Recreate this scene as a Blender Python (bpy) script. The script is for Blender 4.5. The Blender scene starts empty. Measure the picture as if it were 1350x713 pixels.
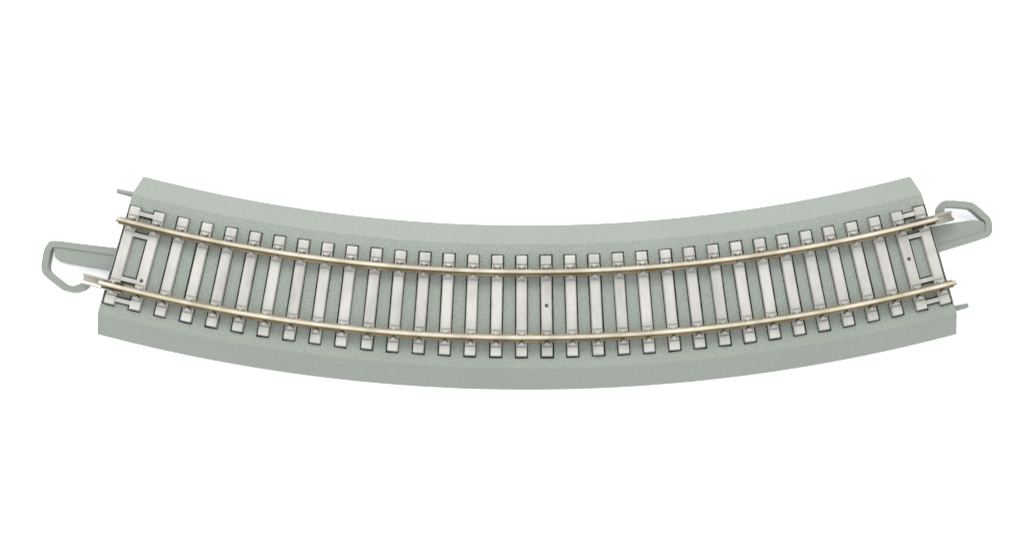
import bpy, bmesh, math, random
from mathutils import Vector, Matrix
random.seed(7)
S=bpy.context.scene
# ---------- units: 1 = about 18 mm ----------
D=18.75; TILT=math.radians(6); ZT=0.30
CX,CY=0.20,21.03
RC=21.50; END=math.radians(14.66)
F=.74
def P(r,a,z=0.0): return Vector((CX+r*math.sin(a),CY-r*math.cos(a),z))
def W(px,py,z):
    k=(D-(z-ZT))/D
    return Vector(((px-675)/100*k,-(py-356)/100*k-(z-ZT)*math.sin(TILT),z))

# ---------- materials ----------
def newmat(name):
    m=bpy.data.materials.new(name); m.use_nodes=True
    nt=m.node_tree; return m,nt,nt.nodes['Principled BSDF']
def N(nt,t,**kw):
    n=nt.nodes.new(t)
    for k,v in kw.items():
        if k in n.inputs: n.inputs[k].default_value=v
        else: setattr(n,k,v)
    return n
def sc(c,f=F): return (c[0]*f,c[1]*f,c[2]*f,1)
def plastic(name,c1,c2,grain,bump,rough=.55,lo=.8,dist=.03):
    m,nt,b=newmat(name); L=nt.links.new
    tc=N(nt,'ShaderNodeTexCoord')
    n1=N(nt,'ShaderNodeTexNoise',Scale=.9,Detail=4.0)
    L(tc.outputs['Object'],n1.inputs['Vector'])
    r=N(nt,'ShaderNodeValToRGB'); r.color_ramp.elements[0].position=.3; r.color_ramp.elements[1].position=.7
    r.color_ramp.elements[0].color=sc(c1); r.color_ramp.elements[1].color=sc(c2)
    L(n1.outputs['Fac'],r.inputs['Fac'])
    nz=N(nt,'ShaderNodeTexNoise',Scale=grain,Detail=1.5,Roughness=.55)
    L(tc.outputs['Object'],nz.inputs['Vector'])
    mix=N(nt,'ShaderNodeMixRGB',blend_type='MULTIPLY'); mix.inputs[0].default_value=1
    rr=N(nt,'ShaderNodeValToRGB'); rr.color_ramp.elements[0].position=.38; rr.color_ramp.elements[1].position=.58
    rr.color_ramp.elements[0].color=(lo,lo,lo,1); rr.color_ramp.elements[1].color=(1.04,1.04,1.04,1)
    L(nz.outputs['Fac'],rr.inputs['Fac']); L(r.outputs[0],mix.inputs[1]); L(rr.outputs[0],mix.inputs[2])
    L(mix.outputs[0],b.inputs['Base Color'])
    bp=N(nt,'ShaderNodeBump',Strength=bump,Distance=dist)
    L(nz.outputs['Fac'],bp.inputs['Height']); L(bp.outputs[0],b.inputs['Normal'])
    b.inputs['Roughness'].default_value=rough; b.inputs['Specular IOR Level'].default_value=.22
    return m
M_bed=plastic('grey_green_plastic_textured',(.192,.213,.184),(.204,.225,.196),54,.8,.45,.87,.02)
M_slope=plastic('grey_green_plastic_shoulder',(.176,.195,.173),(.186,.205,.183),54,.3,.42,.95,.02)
M_tab=plastic('grey_green_plastic_smooth',(.152,.170,.150),(.162,.180,.160),50,.08,.38,.98)
M_gap_shade,nt,b=newmat('gap_shade_paint'); b.inputs['Roughness'].default_value=.8; b.inputs['Specular IOR Level'].default_value=.15  # near-black colour standing in for shade in gaps around ties and braces
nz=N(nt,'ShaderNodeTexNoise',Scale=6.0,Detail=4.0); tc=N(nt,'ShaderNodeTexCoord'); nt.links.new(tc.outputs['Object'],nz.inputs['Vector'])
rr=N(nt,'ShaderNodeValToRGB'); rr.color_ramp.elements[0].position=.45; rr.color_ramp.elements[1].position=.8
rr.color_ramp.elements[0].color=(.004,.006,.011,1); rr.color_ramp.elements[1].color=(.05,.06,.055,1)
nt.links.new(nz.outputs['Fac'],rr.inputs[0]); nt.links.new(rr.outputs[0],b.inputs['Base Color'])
# tie
M_tie,nt,b=newmat('weathered_pale_tie_plastic'); L=nt.links.new
tc=N(nt,'ShaderNodeTexCoord'); oi=N(nt,'ShaderNodeObjectInfo')
mp=N(nt,'ShaderNodeMapping'); mp.inputs['Scale'].default_value=(3,1.4,3)
ad=N(nt,'ShaderNodeVectorMath',operation='ADD'); ml=N(nt,'ShaderNodeVectorMath',operation='SCALE'); 
cb=N(nt,'ShaderNodeCombineXYZ'); L(oi.outputs['Random'],cb.inputs[0]); L(oi.outputs['Random'],cb.inputs[1])
L(cb.outputs[0],ml.inputs[0]); ml.inputs['Scale'].default_value=37
L(tc.outputs['Object'],mp.inputs[0]); L(mp.outputs[0],ad.inputs[0]); L(ml.outputs[0],ad.inputs[1])
n1=N(nt,'ShaderNodeTexNoise',Scale=1.6,Detail=5.0,Roughness=.62); L(ad.outputs[0],n1.inputs['Vector'])
r=N(nt,'ShaderNodeValToRGB'); e=r.color_ramp.elements
e[0].position=.30; e[0].color=sc((.265,.260,.238)); e[1].position=.56; e[1].color=sc((.345,.341,.316))
L(n1.outputs['Fac'],r.inputs[0])
hs=N(nt,'ShaderNodeHueSaturation'); mr=N(nt,'ShaderNodeMapRange'); mr.inputs['To Min'].default_value=.92; mr.inputs['To Max'].default_value=1.06
L(oi.outputs['Random'],mr.inputs['Value']); L(mr.outputs[0],hs.inputs['Value']); L(r.outputs[0],hs.inputs['Color']); L(hs.outputs[0],b.inputs['Base Color'])
bp=N(nt,'ShaderNodeBump',Strength=.25,Distance=.02); L(n1.outputs['Fac'],bp.inputs['Height']); L(bp.outputs[0],b.inputs['Normal'])
b.inputs['Roughness'].default_value=.38; b.inputs['Specular IOR Level'].default_value=.3
def metal(name,c1,c2,rough,metallic=1.0):
    m,nt,b=newmat(name); L=nt.links.new
    tc=N(nt,'ShaderNodeTexCoord'); n=N(nt,'ShaderNodeTexNoise',Scale=3.0,Detail=3.0); L(tc.outputs['Object'],n.inputs['Vector'])
    r=N(nt,'ShaderNodeValToRGB'); r.color_ramp.elements[0].position=.35; r.color_ramp.elements[1].position=.65
    r.color_ramp.elements[0].color=(*c1,1); r.color_ramp.elements[1].color=(*c2,1)
    L(n.outputs['Fac'],r.inputs[0]); L(r.outputs[0],b.inputs['Base Color'])
    b.inputs['Metallic'].default_value=metallic; b.inputs['Roughness'].default_value=rough
    return m
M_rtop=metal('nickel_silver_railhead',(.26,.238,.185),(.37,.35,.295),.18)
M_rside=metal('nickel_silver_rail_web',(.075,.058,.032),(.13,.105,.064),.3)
M_join=metal('nickel_silver_joiner',(.11,.103,.085),(.22,.21,.185),.2)
M_hole,nt,b=newmat('dark_hole'); b.inputs['Base Color'].default_value=(.008,.008,.01,1)

# ---------- helpers ----------
def mkobj(name,bm,mats,parent=None,bevel=0,smooth=False,seg=2):
    bmesh.ops.recalc_face_normals(bm,faces=bm.faces)
    me=bpy.data.meshes.new(name); bm.to_mesh(me); bm.free()
    for m in mats: me.materials.append(m)
    o=bpy.data.objects.new(name,me); S.collection.objects.link(o)
    if bevel:
        md=o.modifiers.new('bevel','BEVEL'); md.width=bevel; md.segments=seg; md.limit_method='ANGLE'; md.angle_limit=math.radians(35)
    if smooth:
        for p in me.polygons: p.use_smooth=True
    if parent: o.parent=parent
    return o
def sweep(bm,prof,a0,a1,n,matf=None,smoothf=None):
    rings=[]
    for i in range(n+1):
        a=a0+(a1-a0)*i/n
        rings.append([bm.verts.new(P(r,a,z)) for r,z in prof])
    m=len(prof)
    for i in range(n):
        for j in range(m):
            k=(j+1)%m
            f=bm.faces.new((rings[i][j],rings[i][k],rings[i+1][k],rings[i+1][j]))
            if matf: f.material_index=matf(j)
    for R in (rings[0],rings[-1]):
        f=bm.faces.new(R)
        if matf: f.material_index=matf(0)
    return rings
def prism(bm,pts,z0,z1,mi=0):
    lo=[bm.verts.new((p[0],p[1],z0)) for p in pts]; hi=[bm.verts.new((p[0],p[1],z1)) for p in pts]
    n=len(pts); fs=[bm.faces.new(hi),bm.faces.new(lo[::-1])]
    for i in range(n):
        j=(i+1)%n; fs.append(bm.faces.new((lo[i],lo[j],hi[j],hi[i])))
    for f in fs: f.material_index=mi
def ribbon(bm,pts,w,z0,z1,mi=0):
    pts=[Vector(p[:2]) for p in pts]; Lf=[];Rt=[]
    for i,p in enumerate(pts):
        d0=(p-pts[i-1]).normalized() if i else None
        d1=(pts[i+1]-p).normalized() if i<len(pts)-1 else None
        if d0 is None: d0=d1
        if d1 is None: d1=d0
        t=(d0+d1).normalized(); n=Vector((-t.y,t.x)); s=1/max(.5,n.dot(Vector((-d0.y,d0.x))))
        Lf.append(p+n*w/2*s); Rt.append(p-n*w/2*s)
    a=[[bm.verts.new((v.x,v.y,z)) for v in L_] for L_,z in ((Lf,z1),(Rt,z1),(Rt,z0),(Lf,z0))]
    for i in range(len(pts)-1):
        for q in range(4):
            f=bm.faces.new((a[q][i],a[q][i+1],a[(q+1)%4][i+1],a[(q+1)%4][i])); f.material_index=mi
    for i in (0,-1): bm.faces.new([a[q][i] for q in range(4)])
def smooth_poly(pts,it=2):
    for _ in range(it):
        o=[pts[0]]
        for p,q in zip(pts[:-1],pts[1:]):
            o+= [(p[0]*.86+q[0]*.14,p[1]*.86+q[1]*.14),(p[0]*.14+q[0]*.86,p[1]*.14+q[1]*.86)]
        o.append(pts[-1]); pts=o
    return pts
def box(bm,x0,x1,y0,y1,z0,z1,mi=0,taper=0):
    v=[]
    for z,t in ((z0,0),(z1,taper)):
        v.append([bm.verts.new(c) for c in ((x0+t,y0+t,z),(x1-t,y0+t,z),(x1-t,y1-t,z),(x0+t,y1-t,z))])
    fs=[bm.faces.new(v[1]),bm.faces.new(v[0][::-1])]+[bm.faces.new((v[0][i],v[0][(i+1)%4],v[1][(i+1)%4],v[1][i])) for i in range(4)]
    for f in fs: f.material_index=mi

# ---------- root ----------
root=bpy.data.objects.new('model_railway_track',None); S.collection.objects.link(root)
root.location=(0,0,0); root.empty_display_size=.5
root['label']='curved grey-green plastic model railway track section with metal rails, on white'
root['category']='model train track'

def ANG(i):
    k=i-16.5
    return math.radians(.24+.870*k-.00088*k*k)
# ---------- roadbed ----------
bm=bmesh.new()
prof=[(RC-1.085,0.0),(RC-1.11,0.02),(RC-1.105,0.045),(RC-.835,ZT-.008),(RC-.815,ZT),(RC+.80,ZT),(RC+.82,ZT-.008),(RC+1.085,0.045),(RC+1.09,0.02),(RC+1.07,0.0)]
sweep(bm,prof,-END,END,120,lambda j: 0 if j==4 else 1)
for i in range(34):          # flat dark plates under the ties, painting in the shade of the gaps
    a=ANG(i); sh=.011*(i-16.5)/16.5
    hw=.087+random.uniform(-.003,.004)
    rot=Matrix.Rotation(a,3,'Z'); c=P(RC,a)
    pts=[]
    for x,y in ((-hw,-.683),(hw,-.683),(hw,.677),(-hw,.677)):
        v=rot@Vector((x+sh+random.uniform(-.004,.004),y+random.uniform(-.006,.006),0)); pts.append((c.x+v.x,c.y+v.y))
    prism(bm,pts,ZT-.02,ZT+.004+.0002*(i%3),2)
bed=mkobj('roadbed',bm,[M_bed,M_slope,M_gap_shade],root)

# ---------- ties ----------
def tie_mesh(hole=None):
    bm=bmesh.new()
    z0,z1=ZT-.01,ZT+.05
    box(bm,-.074,.074,-.665,.665,z0,z1,0,.004)
    box(bm,-.070,.070,-.335,.335,z1-.01,z1+.014,0,.008)
    for s in (-1,1):
        ya,yb=sorted((s*.535,s*.662)); box(bm,-.073,.073,ya,yb,z1-.01,z1+.018,0,.008)
        for o in (-1,1):
            yc=s*.44+o*.072
            box(bm,-.054,.054,yc-.028,yc+.028,z1-.008,z1+.040,0,.012)
            yc=s*.44+o*.060
            bmesh.ops.create_icosphere(bm,subdivisions=2,radius=.03,matrix=Matrix.Translation((0,yc,z1+.042)))
    if hole is not None:
        n0=len(bm.faces)
        bmesh.ops.create_cone(bm,cap_ends=True,segments=16,radius1=.027,radius2=.027,depth=.01,matrix=Matrix.Translation((0,hole,z1+.0105)))
        bm.faces.ensure_lookup_table()
        for f in bm.faces[n0:]: f.material_index=1
    return bm
base=mkobj('tie',tie_mesh(),[M_tie,M_hole],root,bevel=.013,seg=3)
def place(o,i):
    a=ANG(i); c=P(RC,a); o.location=(c.x,c.y,random.uniform(-.003,.003)); o.rotation_euler=(0,0,a+random.uniform(-.003,.003))
place(base,0)
for i,h in ((17,0.0),(32,0.02),(1,-.27)):
    o=mkobj('tie',tie_mesh(h),[M_tie,M_hole],root,bevel=.004); place(o,i)
for i in range(1,34):
    if i in (1,17,32): continue
    o=base.copy(); S.collection.objects.link(o); o.parent=root; place(o,i)
# end frames linking the last two ties
for s in (-1,1):
    ea,eb=(ANG(0),ANG(1)) if s<0 else (ANG(33),ANG(32))
    for dr,w in ((-.585,.055),(.585,.055),(-.30,.055),(.30,.055)):
        bm=bmesh.new(); g=.018
        sweep(bm,[(RC+dr-w/2,ZT-.01),(RC+dr-w/2,ZT+.052),(RC+dr+w/2,ZT+.052),(RC+dr+w/2,ZT-.01)],ea,eb,2)
        sweep(bm,[(RC+dr-w/2-g,ZT-.01),(RC+dr-w/2-g,ZT+.007),(RC+dr+w/2+g,ZT+.007),(RC+dr+w/2+g,ZT-.01)],ea,eb,2,lambda j:1)  # wider dark strip below, painted gap shade along the brace
        mkobj('tie_brace',bm,[M_tie,M_gap_shade],root)

# ---------- rails ----------
def rail(rc,a0,a1):
    bm=bmesh.new(); zb=ZT+.066
    h=[(-.052,0),(-.052,.012),(-.018,.028),(-.018,.095),(-.033,.112),(-.034,.140),(-.029,.152),(-.015,.160),(.015,.160),(.029,.152),(.034,.140),(.033,.112),(.018,.095),(.018,.028),(.052,.012),(.052,0)]
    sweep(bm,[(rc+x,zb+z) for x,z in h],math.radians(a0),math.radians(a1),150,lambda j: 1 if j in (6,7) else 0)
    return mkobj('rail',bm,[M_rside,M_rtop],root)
def joiner(rc,a0,a1,par):
    bm=bmesh.new(); z=ZT+.052
    pr=[(-.062,0),(-.069,.04),(-.052,.062),(-.030,.056),(-.030,.042),(-.048,.042),(-.052,.012),(.052,.012),(.048,.042),(.030,.042),(.030,.056),(.052,.062),(.069,.04),(.062,0)]
    sweep(bm,[(rc+x,z+y) for x,y in pr],math.radians(a0),math.radians(a1),8)
    return mkobj('rail_joiner',bm,[M_join],par)
ru=rail(21.07,-14.80,14.78); rl=rail(21.93,-14.75,14.76)
joiner(21.07,13.9,15.42,ru); joiner(21.93,-15.42,-14.0,rl)

# ---------- coupling tabs ----------
def clip(plate,rim,w=.088):
    bm=bmesh.new()
    prism(bm,[W(x,y,.205) for x,y in plate],.13,.205)
    ribbon(bm,[W(x,y,.222) for x,y in smooth_poly(rim)],w,.08,.222)
    return mkobj('coupling_clip',bm,[M_tab],root,bevel=.014)
clip([(160,327),(160,359),(143,356),(88,347),(78,344),(72,338),(70,328),(68,319),(78,317)],
     [(158,332.5),(78,321),(66,320.5),(61,329),(58,350),(60,358),(68,365),(86,378.5),(98,381),(109,377),(115,370)])
clip([(1228,298),(1228,333),(1242,330),(1290,316),(1303,311),(1303,300),(1299,291),(1286,289),(1262,292)],
     [(1228,330),(1288,312.5),(1306,306.5),(1306,289),(1290,274),(1283,269),(1262,267),(1248,267),(1244,273),(1243,281)])
# ---------- locating pins ----------
def pin(p0,p1):
    bm=bmesh.new(); a=W(*p0,.15); b_=W(*p1,.15); d=b_-a
    M=Matrix.Translation((a+b_)/2)@d.to_track_quat('Z','Y').to_matrix().to_4x4()
    bmesh.ops.create_cone(bm,cap_ends=True,segments=20,radius1=.045,radius2=.034,depth=d.length,matrix=M)
    mkobj('locating_pin',bm,[M_tab],root,bevel=.01)
pin((185,258),(151,250)); pin((1245,409),(1275,402))

# ---------- ground ----------
bm=bmesh.new(); bmesh.ops.create_grid(bm,x_segments=4,y_segments=4,size=200)
M_g,nt,b=newmat('white_paper'); b.inputs['Roughness'].default_value=.9; b.inputs['Specular IOR Level'].default_value=.1
n=N(nt,'ShaderNodeTexNoise',Scale=3.0); rr=N(nt,'ShaderNodeValToRGB'); rr.color_ramp.elements[0].color=(.93,.93,.93,1); rr.color_ramp.elements[1].color=(.96,.96,.96,1)
nt.links.new(n.outputs['Fac'],rr.inputs[0]); nt.links.new(rr.outputs[0],b.inputs['Base Color'])
g=mkobj('ground',bm,[M_g]); g.location.z=-.004
g['kind']='structure'; g['label']='plain white tabletop surface'

# ---------- light ----------
w=bpy.data.worlds.new('World'); S.world=w; w.use_nodes=True
nt=w.node_tree; tc=N(nt,'ShaderNodeTexCoord'); sp=N(nt,'ShaderNodeSeparateXYZ'); cr=N(nt,'ShaderNodeMapRange')
nt.links.new(tc.outputs['Generated'],sp.inputs[0]); nt.links.new(sp.outputs[2],cr.inputs['Value'])
cr.inputs['From Min'].default_value=0; cr.inputs['From Max'].default_value=1; cr.inputs['To Min'].default_value=1.9; cr.inputs['To Max'].default_value=2.7
bg=nt.nodes['Background']; bg.inputs[0].default_value=(.99,.995,1,1); nt.links.new(cr.outputs[0],bg.inputs[1])
def area(loc,tgt,size,power):
    l=bpy.data.lights.new('softbox','AREA'); l.shape='RECTANGLE'; l.size=size[0]; l.size_y=size[1]; l.energy=power
    o=bpy.data.objects.new('softbox',l); S.collection.objects.link(o); o.location=loc
    o.rotation_euler=(Vector(tgt)-Vector(loc)).to_track_quat('-Z','Y').to_euler()
area((-3,15,20),(0,0,0),(14,8),5200)
# ---------- camera ----------
cam=bpy.data.cameras.new('Camera'); co=bpy.data.objects.new('Camera',cam); S.collection.objects.link(co)
cam.lens=50; cam.sensor_width=36; cam.clip_end=1000
co.location=(0,-D*math.sin(TILT),ZT+D*math.cos(TILT)); co.rotation_euler=(TILT,0,0)
S.camera=co
S.view_settings.view_transform='Standard'; S.view_settings.look='None'; S.view_settings.exposure=0
